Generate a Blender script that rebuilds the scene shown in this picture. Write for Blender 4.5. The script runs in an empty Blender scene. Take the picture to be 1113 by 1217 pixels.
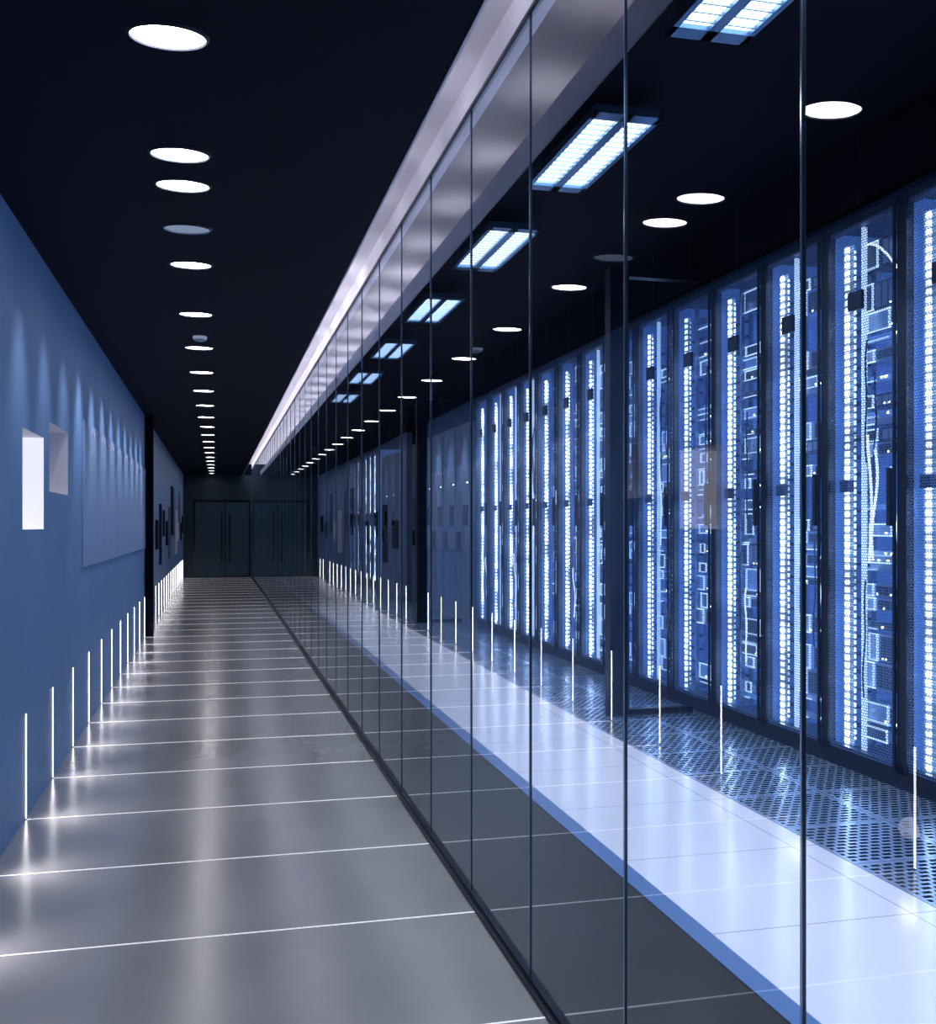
import bpy, math, random
from mathutils import Vector
random.seed(7)
sc = bpy.context.scene
H=1.6; F=1214.0
XL=-1.015; XG=1.067; YE=33.0; YB=-3.0; ZC=3.2
XR=4.0; ZS=4.15

# ---------------- materials ----------------
def newmat(name):
    m=bpy.data.materials.new(name); m.use_nodes=True
    nt=m.node_tree; nt.nodes.clear()
    out=nt.nodes.new('ShaderNodeOutputMaterial')
    return m,nt,out
def pmat(name,col,rough=.5,metal=0,emit=None,es=0,noise=0,nscale=5,spec=.5,rnoise=0,bump=0,coat=0):
    m,nt,out=newmat(name)
    b=nt.nodes.new('ShaderNodeBsdfPrincipled')
    b.inputs['Base Color'].default_value=(*col,1)
    b.inputs['Roughness'].default_value=rough
    b.inputs['Metallic'].default_value=metal
    b.inputs['Specular IOR Level'].default_value=spec
    if coat:
        b.inputs['Coat Weight'].default_value=coat; b.inputs['Coat Roughness'].default_value=.25
    if emit:
        b.inputs['Emission Color'].default_value=(*emit,1)
        b.inputs['Emission Strength'].default_value=es
    if noise or rnoise or bump:
        tc=nt.nodes.new('ShaderNodeTexCoord')
        n=nt.nodes.new('ShaderNodeTexNoise'); n.inputs['Scale'].default_value=nscale; n.inputs['Detail'].default_value=5
        nt.links.new(tc.outputs['Object'],n.inputs['Vector'])
        if noise:
            r=nt.nodes.new('ShaderNodeMapRange'); r.clamp=False
            r.inputs['From Min'].default_value=.25; r.inputs['From Max'].default_value=.75
            r.inputs['To Min'].default_value=1-noise; r.inputs['To Max'].default_value=1+noise
            nt.links.new(n.outputs['Fac'],r.inputs['Value'])
            v=nt.nodes.new('ShaderNodeVectorMath'); v.operation='SCALE'
            v.inputs[0].default_value=col
            nt.links.new(r.outputs[0],v.inputs['Scale'])
            nt.links.new(v.outputs[0],b.inputs['Base Color'])
        if rnoise:
            r=nt.nodes.new('ShaderNodeMapRange'); r.clamp=False
            r.inputs['From Min'].default_value=.2; r.inputs['From Max'].default_value=.8
            r.inputs['To Min'].default_value=rough-rnoise; r.inputs['To Max'].default_value=rough+rnoise
            nt.links.new(n.outputs['Fac'],r.inputs['Value'])
            nt.links.new(r.outputs[0],b.inputs['Roughness'])
        if bump:
            bp=nt.nodes.new('ShaderNodeBump'); bp.inputs['Strength'].default_value=bump; bp.inputs['Distance'].default_value=.01
            nt.links.new(n.outputs['Fac'],bp.inputs['Height']); nt.links.new(bp.outputs[0],b.inputs['Normal'])
    nt.links.new(b.outputs[0],out.inputs[0])
    return m
def emat(name,col,s):
    m,nt,out=newmat(name)
    e=nt.nodes.new('ShaderNodeEmission'); e.inputs[0].default_value=(*col,1); e.inputs[1].default_value=s
    nt.links.new(e.outputs[0],out.inputs[0]); return m
def math_node(nt,op,a=None,b=None):
    n=nt.nodes.new('ShaderNodeMath'); n.operation=op
    for i,x in enumerate((a,b)):
        if x is None: continue
        if isinstance(x,(int,float)): n.inputs[i].default_value=x
        else: nt.links.new(x,n.inputs[i])
    return n.outputs[0]
def glassmat(name,f0,tint):
    # thin-sheet Schlick reflectance, the same from both sides
    m,nt,out=newmat(name)
    ge=nt.nodes.new('ShaderNodeNewGeometry')
    dp=nt.nodes.new('ShaderNodeVectorMath'); dp.operation='DOT_PRODUCT'
    nt.links.new(ge.outputs['Normal'],dp.inputs[0]); nt.links.new(ge.outputs['Incoming'],dp.inputs[1])
    c=math_node(nt,'ABSOLUTE',dp.outputs['Value']); k=math_node(nt,'SUBTRACT',1.0,c)
    k=math_node(nt,'POWER',k,4.2); k=math_node(nt,'MULTIPLY',k,1-f0); k=math_node(nt,'ADD',k,f0)
    t=nt.nodes.new('ShaderNodeBsdfTransparent'); t.inputs[0].default_value=(*tint,1)
    g=nt.nodes.new('ShaderNodeBsdfGlossy'); g.inputs['Roughness'].default_value=0.0
    g.inputs[0].default_value=(.92,.95,1,1)
    mx=nt.nodes.new('ShaderNodeMixShader')
    nt.links.new(k,mx.inputs[0]); nt.links.new(t.outputs[0],mx.inputs[1]); nt.links.new(g.outputs[0],mx.inputs[2])
    nt.links.new(mx.outputs[0],out.inputs[0]); return m

M_wall=pmat('blue_wall_paint',(.135,.265,.48),.5,noise=.07,nscale=1.3,spec=.25)
M_panel=pmat('blue_wall_panel',(.22,.34,.55),.45,noise=.05,nscale=2,spec=.25)
M_niche=pmat('niche_white',(.75,.75,.82),.6)
M_nichelit=pmat('niche_jamb_painted_lit',(.9,.88,.95),.6,emit=(.95,.95,1),es=.65)  # far jamb glows to imitate light from a lamp inside the niche
M_floor=pmat('polished_floor',(.30,.295,.30),.20,noise=.14,nscale=1.1,rnoise=.05,spec=1.0,coat=.8)
M_black=pmat('black_paint',(.003,.004,.010),.8,spec=.1)
M_ceil=pmat('ceiling_dark_navy',(.0022,.004,.013),.7,spec=.10)
M_cove=pmat('cove_white',(.70,.69,.77),.7,noise=.06,nscale=3)
M_dark=pmat('dark_metal',(.012,.018,.035),.35,metal=.6)
M_darkfloor=pmat('dark_stone_floor',(.007,.008,.006),.4,noise=.1,nscale=2,spec=.12)
M_bluetrim=pmat('blue_trim_metal',(.05,.13,.33),.35,metal=.0)
M_glow=emat('downlight_glow',(.99,.95,1),23)
M_dim=emat('ceiling_device_glow',(.4,.5,.75),.5)
M_ring=pmat('downlight_ring',(.35,.4,.5),.3,metal=.8)
M_slit=emat('slit_glow',(1,.97,.98),9)
M_lightblade=pmat('painted_slit_light',(.8,.8,.82),.3,emit=(1,.95,.97),es=.5)  # emissive inlay stands in for light the wall slits cast across the floor
M_glass=glassmat('partition_glass',.075,(.91,.95,.98))
M_glass2=glassmat('inner_glass',.06,(.75,.84,.97))
M_joint=pmat('glass_joint',(.02,.04,.07),.2,metal=.3)
M_jointhi=pmat('glass_edge_bright',(.35,.5,.7),.15,metal=.7)
M_louv=emat('luminaire_glow',(.78,.90,1),5.5)
M_lframe=pmat('luminaire_frame',(.10,.20,.36),.3,metal=.7)
M_louvre=pmat('luminaire_louvre',(.45,.6,.85),.3,metal=.3)
M_cove_e=emat('cove_strip_near',(1,.95,1),11)
M_cove_f=emat('cove_strip_far',(1,.95,1),40)
M_endwall=pmat('end_wall_teal',(.012,.038,.060),.35,noise=.2,nscale=1)
M_door=pmat('end_door_teal',(.022,.065,.095),.25)
M_greycab=pmat('grey_cabinet',(.11,.15,.24),.4,noise=.1,nscale=2)
M_screen=pmat('black_screen',(.01,.012,.02),.15)

def tilemat(name,col,jcol,size,rough,off=(0,0),perf=False):
    m,nt,out=newmat(name)
    b=nt.nodes.new('ShaderNodeBsdfPrincipled')
    tc=nt.nodes.new('ShaderNodeTexCoord'); sp=nt.nodes.new('ShaderNodeSeparateXYZ')
    nt.links.new(tc.outputs['Object'],sp.inputs[0])
    fac=None
    for k,o in ((0,off[0]),(1,off[1])):
        x=math_node(nt,'SUBTRACT',sp.outputs[k],o)
        x=math_node(nt,'DIVIDE',x,size)
        x=math_node(nt,'FRACT',x)
        x=math_node(nt,'LESS_THAN',x,.007)
        fac=x if fac is None else math_node(nt,'MAXIMUM',fac,x)
    mx=nt.nodes.new('ShaderNodeMix'); mx.data_type='RGBA'
    mx.inputs['A'].default_value=(*col,1); mx.inputs['B'].default_value=(*jcol,1)
    if perf:
        gx=math_node(nt,'DIVIDE',sp.outputs[0],.064); gy=math_node(nt,'DIVIDE',sp.outputs[1],.045)
        row=math_node(nt,'FLOOR',gy); par=math_node(nt,'MODULO',row,2.0)
        sh=math_node(nt,'MULTIPLY',par,.5); gx=math_node(nt,'ADD',gx,sh)
        fx=math_node(nt,'ABSOLUTE',math_node(nt,'SUBTRACT',math_node(nt,'FRACT',gx),.5))
        fy=math_node(nt,'ABSOLUTE',math_node(nt,'SUBTRACT',math_node(nt,'FRACT',gy),.5))
        a=math_node(nt,'LESS_THAN',fx,.36); bb=math_node(nt,'LESS_THAN',fy,.29)
        hole=math_node(nt,'MULTIPLY',a,bb)
        # solid margin round each tile
        for k,o in ((0,off[0]),(1,off[1])):
            x=math_node(nt,'FRACT',math_node(nt,'DIVIDE',math_node(nt,'SUBTRACT',sp.outputs[k],o),size))
            x=math_node(nt,'ABSOLUTE',math_node(nt,'SUBTRACT',x,.5))
            hole=math_node(nt,'MULTIPLY',hole,math_node(nt,'LESS_THAN',x,.46))
        fac=math_node(nt,'MAXIMUM',fac,hole)
        rr=math_node(nt,'MULTIPLY',fac,.6); rr=math_node(nt,'ADD',rr,rough)
        nt.links.new(rr,b.inputs['Roughness'])
        mt=math_node(nt,'SUBTRACT',1.0,fac); mt=math_node(nt,'MULTIPLY',mt,.6)
        nt.links.new(mt,b.inputs['Metallic'])
        sl=math_node(nt,'SUBTRACT',1.0,fac); nt.links.new(math_node(nt,'MULTIPLY',sl,.5),b.inputs['Specular IOR Level'])
    else:
        b.inputs['Roughness'].default_value=rough
    nt.links.new(fac,mx.inputs['Factor'])
    nt.links.new(mx.outputs['Result'],b.inputs['Base Color'])
    nt.links.new(b.outputs[0],out.inputs[0]); return m
M_white=tilemat('white_floor_tiles',(.62,.64,.76),(.26,.29,.40),.9,.16,(1.88,.05))
M_perf=tilemat('perforated_floor_tiles',(.33,.48,.72),(.003,.006,.016),.6,.22,(2.92,.05),True)

def meshdoor():
    m,nt,out=newmat('perforated_rack_door')
    b=nt.nodes.new('ShaderNodeBsdfPrincipled'); b.inputs['Base Color'].default_value=(.14,.27,.58,1)
    b.inputs['Metallic'].default_value=.4; b.inputs['Roughness'].default_value=.4
    tc=nt.nodes.new('ShaderNodeTexCoord'); sp=nt.nodes.new('ShaderNodeSeparateXYZ'); nt.links.new(tc.outputs['Object'],sp.inputs[0])
    gy=math_node(nt,'DIVIDE',sp.outputs[1],.024); gz=math_node(nt,'DIVIDE',sp.outputs[2],.017)
    par=math_node(nt,'MODULO',math_node(nt,'FLOOR',gz),2.0)
    gy=math_node(nt,'ADD',gy,math_node(nt,'MULTIPLY',par,.5))
    fy=math_node(nt,'SUBTRACT',math_node(nt,'FRACT',gy),.5); fz=math_node(nt,'SUBTRACT',math_node(nt,'FRACT',gz),.5)
    d=math_node(nt,'ADD',math_node(nt,'MULTIPLY',fy,fy),math_node(nt,'MULTIPLY',fz,fz))
    hole=math_node(nt,'LESS_THAN',d,.19)
    t=nt.nodes.new('ShaderNodeBsdfTransparent'); mx=nt.nodes.new('ShaderNodeMixShader')
    nt.links.new(hole,mx.inputs[0]); nt.links.new(b.outputs[0],mx.inputs[1]); nt.links.new(t.outputs[0],mx.inputs[2])
    nt.links.new(mx.outputs[0],out.inputs[0]); return m
M_mesh=meshdoor()
def ledmat(name,pitch,s,col,vary=.6,off=.05):
    m,nt,out=newmat(name)
    tc=nt.nodes.new('ShaderNodeTexCoord'); sp=nt.nodes.new('ShaderNodeSeparateXYZ'); nt.links.new(tc.outputs['Object'],sp.inputs[0])
    f=math_node(nt,'FRACT',math_node(nt,'DIVIDE',sp.outputs[2],pitch))
    f=math_node(nt,'ABSOLUTE',math_node(nt,'SUBTRACT',f,.5))
    on=math_node(nt,'LESS_THAN',f,.30)
    on=math_node(nt,'ADD',math_node(nt,'MULTIPLY',on,s*(1-off)),s*off)
    oi=nt.nodes.new('ShaderNodeObjectInfo')
    n=nt.nodes.new('ShaderNodeTexNoise'); n.noise_dimensions='1D'; n.inputs['Scale'].default_value=3.0; n.inputs['Detail'].default_value=2
    nt.links.new(math_node(nt,'ADD',sp.outputs[2],math_node(nt,'MULTIPLY',oi.outputs['Random'],50.0)),n.inputs['W'])
    r=nt.nodes.new('ShaderNodeMapRange'); r.inputs['From Min'].default_value=.35; r.inputs['From Max'].default_value=.62
    r.inputs['To Min'].default_value=1-vary; r.inputs['To Max'].default_value=1.25
    nt.links.new(n.outputs['Fac'],r.inputs['Value'])
    on=math_node(nt,'MULTIPLY',on,r.outputs[0])
    e=nt.nodes.new('ShaderNodeEmission'); e.inputs[0].default_value=(*col,1); nt.links.new(on,e.inputs[1])
    nt.links.new(e.outputs[0],out.inputs[0]); return m
M_led=ledmat('led_column',.05,17,(.62,.77,1),.75,.10)
M_led2=ledmat('led_dotted_thin',.045,9,(.5,.68,1),.85)
M_ledhalo=ledmat('led_painted_halo',.05,1.3,(.25,.48,1),.6,.6)  # faintly emissive strip imitating the halo around the LED dots
M_rackin=pmat('rack_interior_glow',(.17,.33,.72),.45,emit=(.11,.29,.88),es=.28,noise=.35,nscale=4)  # blue paint with added emission imitating haze and backlight inside the racks
M_srvA=pmat('server_steel',(.28,.40,.62),.3,metal=.6,noise=.2,nscale=20)
M_srvB=pmat('server_dark',(.02,.04,.09),.35,metal=.5)
M_srvC=pmat('server_rail_painted_lit',(.6,.72,.95),.3,metal=.4,emit=(.5,.7,1),es=1.3)  # emission paints bright lit outlines on the server rails
M_ind=emat('indicator_light',(.8,.9,1),7)
M_cable=pmat('white_cable',(.8,.9,1),.4,emit=(.7,.85,1),es=2.0)  # white cable; its emission stands in for light falling on it

# ---------------- mesh builder ----------------
class MB:
    def __init__(s): s.v=[];s.f=[];s.m=[];s.mats=[]
    def mi(s,mat):
        if mat not in s.mats: s.mats.append(mat)
        return s.mats.index(mat)
    def box(s,x0,x1,y0,y1,z0,z1,mat):
        i=len(s.v); m=s.mi(mat)
        s.v+=[(x0,y0,z0),(x1,y0,z0),(x1,y1,z0),(x0,y1,z0),(x0,y0,z1),(x1,y0,z1),(x1,y1,z1),(x0,y1,z1)]
        for q in ((0,3,2,1),(4,5,6,7),(0,1,5,4),(1,2,6,5),(2,3,7,6),(3,0,4,7)):
            s.f.append(tuple(i+k for k in q)); s.m.append(m)
    def quad(s,a,b,c,d,mat):
        i=len(s.v); s.v+=[a,b,c,d]; s.f.append((i,i+1,i+2,i+3)); s.m.append(s.mi(mat))
    def poly(s,pts,mat):
        i=len(s.v); s.v+=pts; s.f.append(tuple(range(i,i+len(pts)))); s.m.append(s.mi(mat))
    def ring(s,cx,cy,z0,r0,z1,r1,mat,n=40,sy=1):
        i=len(s.v); m=s.mi(mat)
        for (z,r) in ((z0,r0),(z1,r1)):
            for k in range(n):
                a=2*math.pi*k/n; s.v.append((cx+r*math.cos(a),cy+r*sy*math.sin(a),z))
        for k in range(n):
            k2=(k+1)%n; s.f.append((i+k,i+k2,i+n+k2,i+n+k)); s.m.append(m)
    def tube(s,pts,r,mat,n=6):
        m=s.mi(mat); i0=len(s.v)
        P=[Vector(p) for p in pts]
        for j,p in enumerate(P):
            t=(P[min(j+1,len(P)-1)]-P[max(j-1,0)]).normalized()
            a=t.orthogonal().normalized() if abs(t.x)>.9 else t.cross(Vector((1,0,0))).normalized()
            b=t.cross(a)
            for k in range(n):
                w=2*math.pi*k/n; q=p+a*r*math.cos(w)+b*r*math.sin(w); s.v.append(tuple(q))
        for j in range(len(P)-1):
            for k in range(n):
                k2=(k+1)%n
                s.f.append((i0+j*n+k,i0+j*n+k2,i0+(j+1)*n+k2,i0+(j+1)*n+k)); s.m.append(m)
    def mesh(s,name):
        me=bpy.data.meshes.new(name); me.from_pydata(s.v,[],s.f)
        for mt in s.mats: me.materials.append(mt)
        for p,k in zip(me.polygons,s.m): p.material_index=k
        me.update(); return me
    def obj(s,name,loc=(0,0,0),parent=None):
        o=bpy.data.objects.new(name,s.mesh(name)); o.location=loc
        sc.collection.objects.link(o)
        if parent: o.parent=parent
        return o
def empty(name,loc=(0,0,0)):
    o=bpy.data.objects.new(name,None); o.location=loc; o.empty_display_size=.2; sc.collection.objects.link(o); return o

# ---------------- shell ----------------
b=MB(); b.box(XL-.3,XG+.02,YB,YE,-.1,0,M_floor); b.obj('floor')
b=MB(); b.box(XG+.02,1.79,YB,YE,-.1,0,M_darkfloor); b.box(1.79,1.88,YB,YE,-.1,.004,M_bluetrim)
b.box(1.88,2.92,YB,YE,-.1,.002,M_white); b.box(2.92,5.2,YB,YE,-.1,.002,M_perf); b.obj('floor_server_room')
b=MB(); b.box(XL-.3,.79,YB,YE,ZC,ZC+.12,M_ceil); 
b.box(.79,.80,YB,YE,ZC-.005,ZC+.13,M_cove); b.obj('ceiling')
b=MB(); b.box(XG+.06,5.2,YB,YE,ZS,ZS+.1,M_black); b.obj('ceiling_server_room')
b=MB(); b.box(.55,XG+.06,YB,YE,3.55,3.65,M_cove); b.box(.5,.56,YB,YE,3.32,3.65,M_cove)
b.box(XG,XG+.06,YB,YE,3.40,3.55,M_cove); b.box(XG-.012,XG+.0,YB,YE,3.388,3.402,M_dark)
b.box(XG+.005,XG+.06,YB,YE,3.65,ZS,M_black)
b.obj('trim_cove')
b=MB()
y=YB+.3
while y<YE-.5:
    b.box(.68,.72,y,y+.35,3.33,3.36,M_cove_e if y<7 else M_cove_f); y+=.857
b.obj('cove_light_strip')

b=MB()
holes=[(5.90,6.59,1.58,2.13,0),(6.80,7.62,1.815,2.25,1)]
ys=sorted({YB,15.45}|{h[0] for h in holes}|{h[1] for h in holes}); zs=sorted({0,ZC}|{h[2] for h in holes}|{h[3] for h in holes})
for i in range(len(ys)-1):
    for j in range(len(zs)-1):
        cy=(ys[i]+ys[i+1])/2; cz=(zs[j]+zs[j+1])/2
        if any(h[0]<cy<h[1] and h[2]<cz<h[3] for h in holes): continue
        b.quad((XL,ys[i],zs[j]),(XL,ys[i+1],zs[j]),(XL,ys[i+1],zs[j+1]),(XL,ys[i],zs[j+1]),M_wall)
for (a,c,z0,z1,k) in holes:
    D=.28; x=XL-D; mm=M_nichelit if k==0 else M_niche
    b.quad((XL,c,z0),(x,c,z0),(x,c,z1),(XL,c,z1),mm)
    b.quad((XL,a,z0),(x,a,z0),(x,a,z1),(XL,a,z1),M_niche)
    b.quad((XL,a,z0),(XL,c,z0),(x,c,z0),(x,a,z0),M_niche)
    b.quad((XL,a,z1),(XL,c,z1),(x,c,z1),(x,a,z1),M_niche)
    b.quad((x,a,z0),(x,c,z0),(x,c,z1),(x,a,z1),M_niche)
b.box(XL-.3,XL-.29,YB,15.45,0,ZC,M_wall)
b.box(XL-.3,XL-.1,15.62,17.2,0,ZC,M_black)
b.box(XL-.3,XL,17.2,YE,0,ZC,M_panel)
b.obj('wall_left')
b=MB()
b.box(XL,XL+.012,8.36,15.44,1.28,2.42,M_panel)
yy=8.6
while yy<15.3:
    b.box(XL+.012,XL+.024,yy,yy+.03,2.34,2.37,M_niche); yy+=.4
b.obj('trim_wall_panel')
b=MB(); b.box(XL-.28,-.90,15.455,15.615,0.001,ZC-.001,M_black); b.obj('trim_pillar')
b=MB()
for i in range(12):
    y0=18+i*1.2
    z0=random.choice([.9,1.2,1.4]); z1=z0+random.choice([.5,.9,1.1])
    b.box(XL+.002,XL+.03,y0,y0+random.uniform(.4,.8),z0,z1,random.choice([M_screen,M_greycab,M_niche,M_screen]))
b.obj('trim_notice_boards')

b=MB(); b.box(XL-.3,XG+.02,YE,YE+.2,0,ZC,M_endwall); b.obj('wall_end')
b=MB(); b.box(XG+.02,5.2,YE,YE+.2,0,ZS+.1,M_endwall); b.obj('wall_server_room_end')
b=MB(); b.box(XL-.3,5.2,YB-.2,YB,0,ZS+.1,M_black); b.obj('wall_back')
b=MB(); b.box(5.0,5.2,YB,YE,0,ZS,M_black); b.obj('wall_right')
b=MB()
b.box(-.72,1.02,YE-.05,YE-.001,0.002,2.42,M_screen)
for (x0,x1) in ((-.66,.24),(.27,.98)):
    b.box(x0,x1,YE-.08,YE-.05,.02,2.34,M_door)
for x in (.12,.36):
    b.box(x,x+.05,YE-.14,YE-.11,.45,2.0,M_screen)
    for z in (.6,1.8): b.box(x+.01,x+.04,YE-.12,YE-.08,z,z+.04,M_screen)
b.obj('door_1')

# ---------------- glass partition ----------------
gp=empty('window_1')
k=0; y=1.709-.857*5
while y<YE-.1:
    y1=min(y+.857,YE)
    p=MB(); p.quad((XG,y+.006,.02),(XG,y+.006,3.40),(XG,y1-.006,3.40),(XG,y1-.006,.02),M_glass)
    p.obj('glass_pane_%d'%k,parent=gp)
    k+=1; y=y1
p=MB(); y=1.709-.857*5
while y<YE:
    p.box(XG-.002,XG+.005,y-.003,y+.003,.02,3.40,M_joint)
    p.box(XG-.0045,XG-.002,y-.002,y+.003,.02,3.40,M_jointhi)
    y+=.857
p.obj('glass_joints',parent=gp)
p=MB(); p.box(XG-.025,XG+.025,YB,YE,0,.02,M_dark); p.box(XG-.012,XG+.012,YB,YE,.02,.03,M_dark)
p.obj('floor_channel',parent=gp)

# ---------------- ceiling downlights ----------------
R=.13; SY=.70
def downl(y,mat,nm):
    d=MB()
    d.poly([(R*.90*math.cos(2*math.pi*t/40),R*SY*.90*math.sin(2*math.pi*t/40),-.004) for t in range(40)][::-1],mat)
    d.ring(0,0,-.004,R*.90,-.010,R*.94,M_ring,sy=SY); d.ring(0,0,-.010,R*.94,0,R*1.02,M_dark,sy=SY)
    return d.obj(nm,(-.155,y,ZC))
ycs=[3.47+1.5*i for i in range(-3,20)]
for yv in ycs+[4.56]: downl(yv,M_glow,'ceiling_downlight')
downl(5.69,M_dim,'ceiling_speaker')
d=MB(); d.ring(0,0,0,.06,-.025,.055,M_dim); d.ring(0,0,-.025,.055,-.04,.03,M_ring)
d.poly([(.03*math.cos(2*math.pi*t/24),.03*math.sin(2*math.pi*t/24),-.04) for t in range(24)][::-1],M_ring)
d.obj('smoke_detector',(-.14,8.93,ZC))

# ---------------- left slit lights ----------------
def light(name,kind,loc,energy,col,parent=None,**kw):
    L=bpy.data.lights.new(name,kind); L.energy=energy; L.color=col
    for a,v in kw.items(): setattr(L,a,v)
    o=bpy.data.objects.new(name,L); o.location=loc; sc.collection.objects.link(o)
    if parent: o.parent=parent
    return o
def aim(o,d): o.rotation_euler=Vector(d).to_track_quat('-Z','Y').to_euler()
y=4.105-.937*3
slitmesh=None
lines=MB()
while y<YE-.4:
    if not(15.4<y<17.2):
        if slitmesh is None:
            s=MB(); s.box(0,.006,-.007,.007,.01,.575,M_slit); s.box(0,.003,-.016,.016,.005,.585,M_dark); slitmesh=s.mesh('wall_slit_light')
        o=bpy.data.objects.new('wall_slit_light',slitmesh); o.location=(XL,y,0); sc.collection.objects.link(o)
        l=light('slit_spot','SPOT',(.03,0,.20),10.5 if y<15 else 6,(1,.95,.98),o,spot_size=math.radians(130),spot_blend=1.0,shadow_soft_size=.05)
        aim(l,(1,0,-.35))
    lines.box(XL+.01,XG-.03,y-.004,y+.004,0,.0015,M_lightblade)
    y+=.937
lines.obj('painted_light_blades')

ww=empty('scallop_helper_lights')  # unseen spots without fixtures, added to throw scallops on the left wall
y=1.8
while y<32:
    if not(15<y<17.3):
        l=light('scallop_helper_spot','SPOT',(-.68,y,3.17),(40 if y<7.7 else 85) if y<15 else 12,(.97,.90,1),ww,spot_size=math.radians(46),spot_blend=1.0,shadow_soft_size=.09)
        aim(l,(-.27,0,-.95))
    y+=.8

# ---------------- server room luminaires ----------------
lm=MB()
W=.43;L_=1.40
lm.box(-W/2,W/2,-L_/2,L_/2,.03,.05,M_lframe)
for x0,x1 in ((-W/2,-W/2+.03),(W/2-.03,W/2),(-.03,.03)): lm.box(x0,x1,-L_/2,L_/2,0,.03,M_lframe)
for y0 in (-L_/2,L_/2-.10): lm.box(-W/2,W/2,y0,y0+.10,0,.03,M_lframe)
for sx in (-1,1):
    xa,xb=(-W/2+.03,-.03) if sx<0 else (.03,W/2-.03)
    lm.quad((xa,-L_/2+.10,.024),(xa,L_/2-.10,.024),(xb,L_/2-.10,.024),(xb,-L_/2+.10,.024),M_louv)
    yy=-L_/2+.12
    while yy<L_/2-.12:
        lm.box(xa,xb,yy,yy+.010,.008,.022,M_louvre); yy+=.08
for xx in (-.15,.15):
    for yy in (-.5,.5): lm.box(xx-.005,xx+.005,yy-.005,yy+.005,.05,ZS-4.0,M_dark)
lmm=lm.mesh('ceiling_luminaire')
for yv in (-.6,1.6,3.93,6.27,8.62,11.2,13.9,16.6,19.3):
    o=bpy.data.objects.new('ceiling_luminaire',lmm); o.location=(2.345,yv,4.0); sc.collection.objects.link(o)
    l=light('luminaire_area','AREA',(0,0,-.02),36,(.78,.86,1),o,shape='RECTANGLE',size=.36,size_y=1.1,spread=math.radians(95))

# ---------------- racks ----------------
def rack(seed,cables=False):
    r=random.Random(seed); m=MB(); HT=3.6
    m.box(.03,.9,0,.8,0,.1,M_dark)
    for y0,y1 in ((0,.045),(.755,.8)): m.box(0,.05,y0,y1,.1,HT,M_dark)
    m.box(0,.05,0,.8,.1,.15,M_dark); m.box(0,.05,0,.8,HT-.07,HT,M_dark)
    m.box(.05,.9,0,.8,HT-.03,HT,M_dark)
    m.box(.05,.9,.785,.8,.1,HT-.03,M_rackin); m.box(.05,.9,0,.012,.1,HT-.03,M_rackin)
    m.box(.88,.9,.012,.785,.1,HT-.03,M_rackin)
    m.quad((-.004,.05,.13),(-.004,.755,.13),(-.004,.755,HT-.05),(-.004,.05,HT-.05),M_mesh)
    m.box(-.018,-.004,.045,.065,.12,HT-.05,M_dark); m.box(-.018,-.004,.735,.755,.12,HT-.05,M_dark)
    m.box(-.03,-.006,.36,.50,2.98,3.10,M_srvB)
    m.box(-.035,-.006,.07,.10,1.6,1.95,M_srvB)
    for z0,z1 in ((.15,1.82),(1.90,3.45)):
        m.box(.06,.075,.630,.662,z0,z1,M_led)
        m.box(.076,.085,.590,.700,z0,z1,M_ledhalo)
    m.box(.04,.09,.60,.69,1.82,1.90,M_srvB)
    m.box(.06,.068,.550,.562,.2,3.4,M_led2)
    m.box(.30,.308,.74,.752,.3,3.3,M_led2)
    if seed%2: m.box(.07,.078,.11,.122,.5,3.1,M_led2)
    m.box(.20,.24,.58,.77,.15,3.45,M_srvA)
    for q in range(26):
        z=.25+q*.12; m.box(.18,.20,.58,.77,z,z+.02,M_srvB)
    m.box(.10,.13,.055,.075,.12,HT-.05,M_srvA); m.box(.10,.13,.52,.54,.12,HT-.05,M_srvC if seed%2 else M_srvA)
    z=.22
    while z<HT-.25:
        h=r.choice([.045,.045,.09,.09,.135,.18])
        if r.random()<.75:
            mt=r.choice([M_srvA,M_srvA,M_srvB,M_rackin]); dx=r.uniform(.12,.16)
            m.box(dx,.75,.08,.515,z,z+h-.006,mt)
            ya=r.choice([.44,.40,.30])
            m.box(dx-.012,dx,ya,.53,z,z+.009,M_srvC)
            if h>.06:
                m.box(dx-.012,dx,ya,.53,z+h-.015,z+h-.006,M_srvC); m.box(dx-.012,dx,.521,.53,z,z+h-.006,M_srvC); m.box(dx-.012,dx,ya,ya+.009,z,z+h-.006,M_srvC)
                for q in range(5):
                    a=.10+q*.066
                    if a+.052<ya: m.box(dx-.005,dx,a,a+.052,z+.012,z+h-.02,M_srvB if mt!=M_srvB else M_srvA)
            for q in range(r.choice([0,1,3])):
                a=r.uniform(.1,.42); m.box(dx-.008,dx-.001,a,a+.012,z+.015,z+.027,M_ind)
        z+=h+r.choice([0,0,.02,.08])
    if cables:
        for (y0,z0,L,am,ph) in ((.08,1.38,.78,.035,0),(.13,1.36,.60,-.04,1),(.33,1.38,.70,.045,.5),(.37,1.36,.82,.03,2)):
            pts=[]
            for t in range(21):
                u=t/20; pts.append((.045+.015*math.sin(u*4+ph),y0+am*math.sin(u*math.pi*1.6+ph),z0+L*u))
            m.tube(pts,.008,M_cable)
        pts=[(.045,.10+.30*(t/12),3.18+.22*math.sin(t/12*1.5)) for t in range(13)]
        m.tube(pts,.008,M_cable)
    for c in range(4):
        y0=r.uniform(.1,.5); z0=r.uniform(.4,2.6); L=r.uniform(.5,.95); pts=[]
        for t in range(13):
            u=t/12; pts.append((.06+.03*math.sin(u*5+c),y0+.05*math.sin(u*math.pi*1.5+c)+.01*math.sin(9*u),z0+L*u))
        m.tube(pts,.006,M_cable if c<1 and not cables else M_srvB)
    return m.mesh('server_rack')
variants=[rack(s) for s in (1,2,3,4,5)]; cab=rack(9,True)
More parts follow.
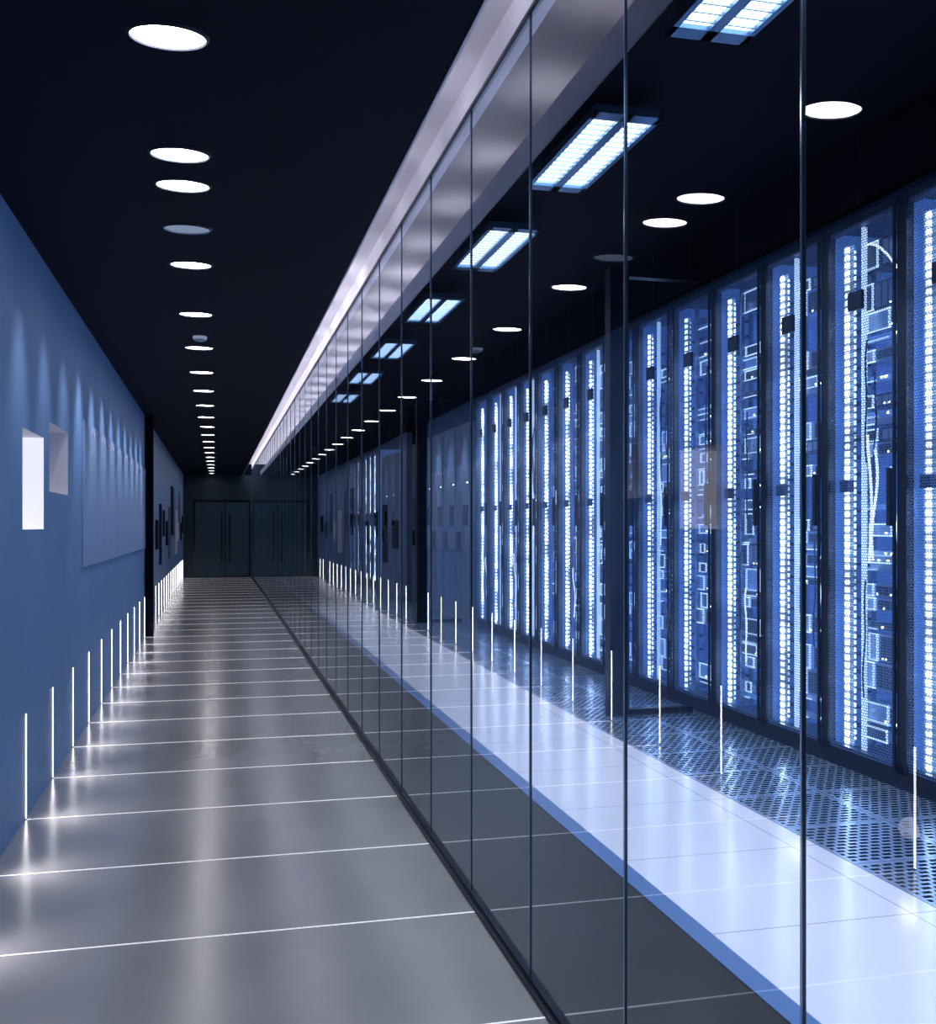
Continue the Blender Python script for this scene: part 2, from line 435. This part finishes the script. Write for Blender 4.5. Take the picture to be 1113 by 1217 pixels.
y=5.34-.8*9; i=0
def put(mesh,name,y,x=XR):
    o=bpy.data.objects.new(name,mesh); o.location=(x,y,0.002); sc.collection.objects.link(o)
while y<15.7:
    put(cab if abs(y-5.34)<.01 else variants[(i*3)%5],'server_rack',y); i+=1; y+=.8
y=26.2
while y<YE-.8:
    put(variants[i%5],'server_rack',y); i+=1; y+=.8
gc=MB()
gc.box(0,.9,0,1.0,0,3.3,M_greycab); 
for yy in (.02,.51): gc.box(-.015,0,yy,yy+.47,.12,3.2,M_greycab)
gc.box(-.03,-.015,.1,.4,1.6,1.95,M_screen); gc.box(-.03,-.015,.6,.9,1.2,1.5,M_screen); gc.box(-.03,-.015,.62,.85,2.2,2.6,M_srvA)
gc.box(-.035,-.015,.44,.47,1.3,1.6,M_ring); gc.box(-.024,-.015,.12,.16,2.3,2.32,M_ind)
gcm=gc.mesh('electrical_cabinet')
y=16.1
while y<25.2:
    if not 20.9<y<22.3: put(gcm,'electrical_cabinet',y)
    y+=1.02
b=MB(); b.box(XR-.1,XR+.9,21.35,22.1,0,ZS,M_dark); b.box(XR-.12,XR+.9,21.3,22.15,0,.1,M_black); b.obj('column')
b=MB(); b.box(XR+.03,5.0,YB,YE,3.68,ZS,M_black)
y=YB
while y<YE: b.box(XR+.024,XR+.03,y,y+.01,3.68,ZS,M_srvB); y+=.8
b.obj('trim_rack_header')
for yv in (8.08,16.6):
    b=MB()
    b.box(3.20,3.37,yv-.06,yv+.06,0,3.77,M_dark); b.box(3.37,XR+.03,yv-.05,yv+.05,3.70,3.80,M_dark)
    b.box(3.37,XR-.03,yv-.03,yv+.03,.002,.05,M_dark)
    b.quad((3.37,yv,.05),(XR-.03,yv,.05),(XR-.03,yv,3.7),(3.37,yv,3.7),M_glass2)
    b.obj('glass_door_portal')

w=bpy.data.worlds.new('World'); sc.world=w; w.use_nodes=True
w.node_tree.nodes['Background'].inputs[0].default_value=(.1,.2,.5,1); w.node_tree.nodes['Background'].inputs[1].default_value=.02

cam=bpy.data.cameras.new('camera'); co=bpy.data.objects.new('camera',cam); sc.collection.objects.link(co)
th=math.atan(298.5/F)
co.location=(0,0,H); co.rotation_euler=(math.pi/2,0,-th)
cam.sensor_fit='HORIZONTAL'; cam.sensor_width=36; cam.lens=F/1113*36; cam.shift_y=16.5/1113
cam.clip_start=.05; cam.clip_end=200
sc.camera=co
sc.view_settings.view_transform='Standard'
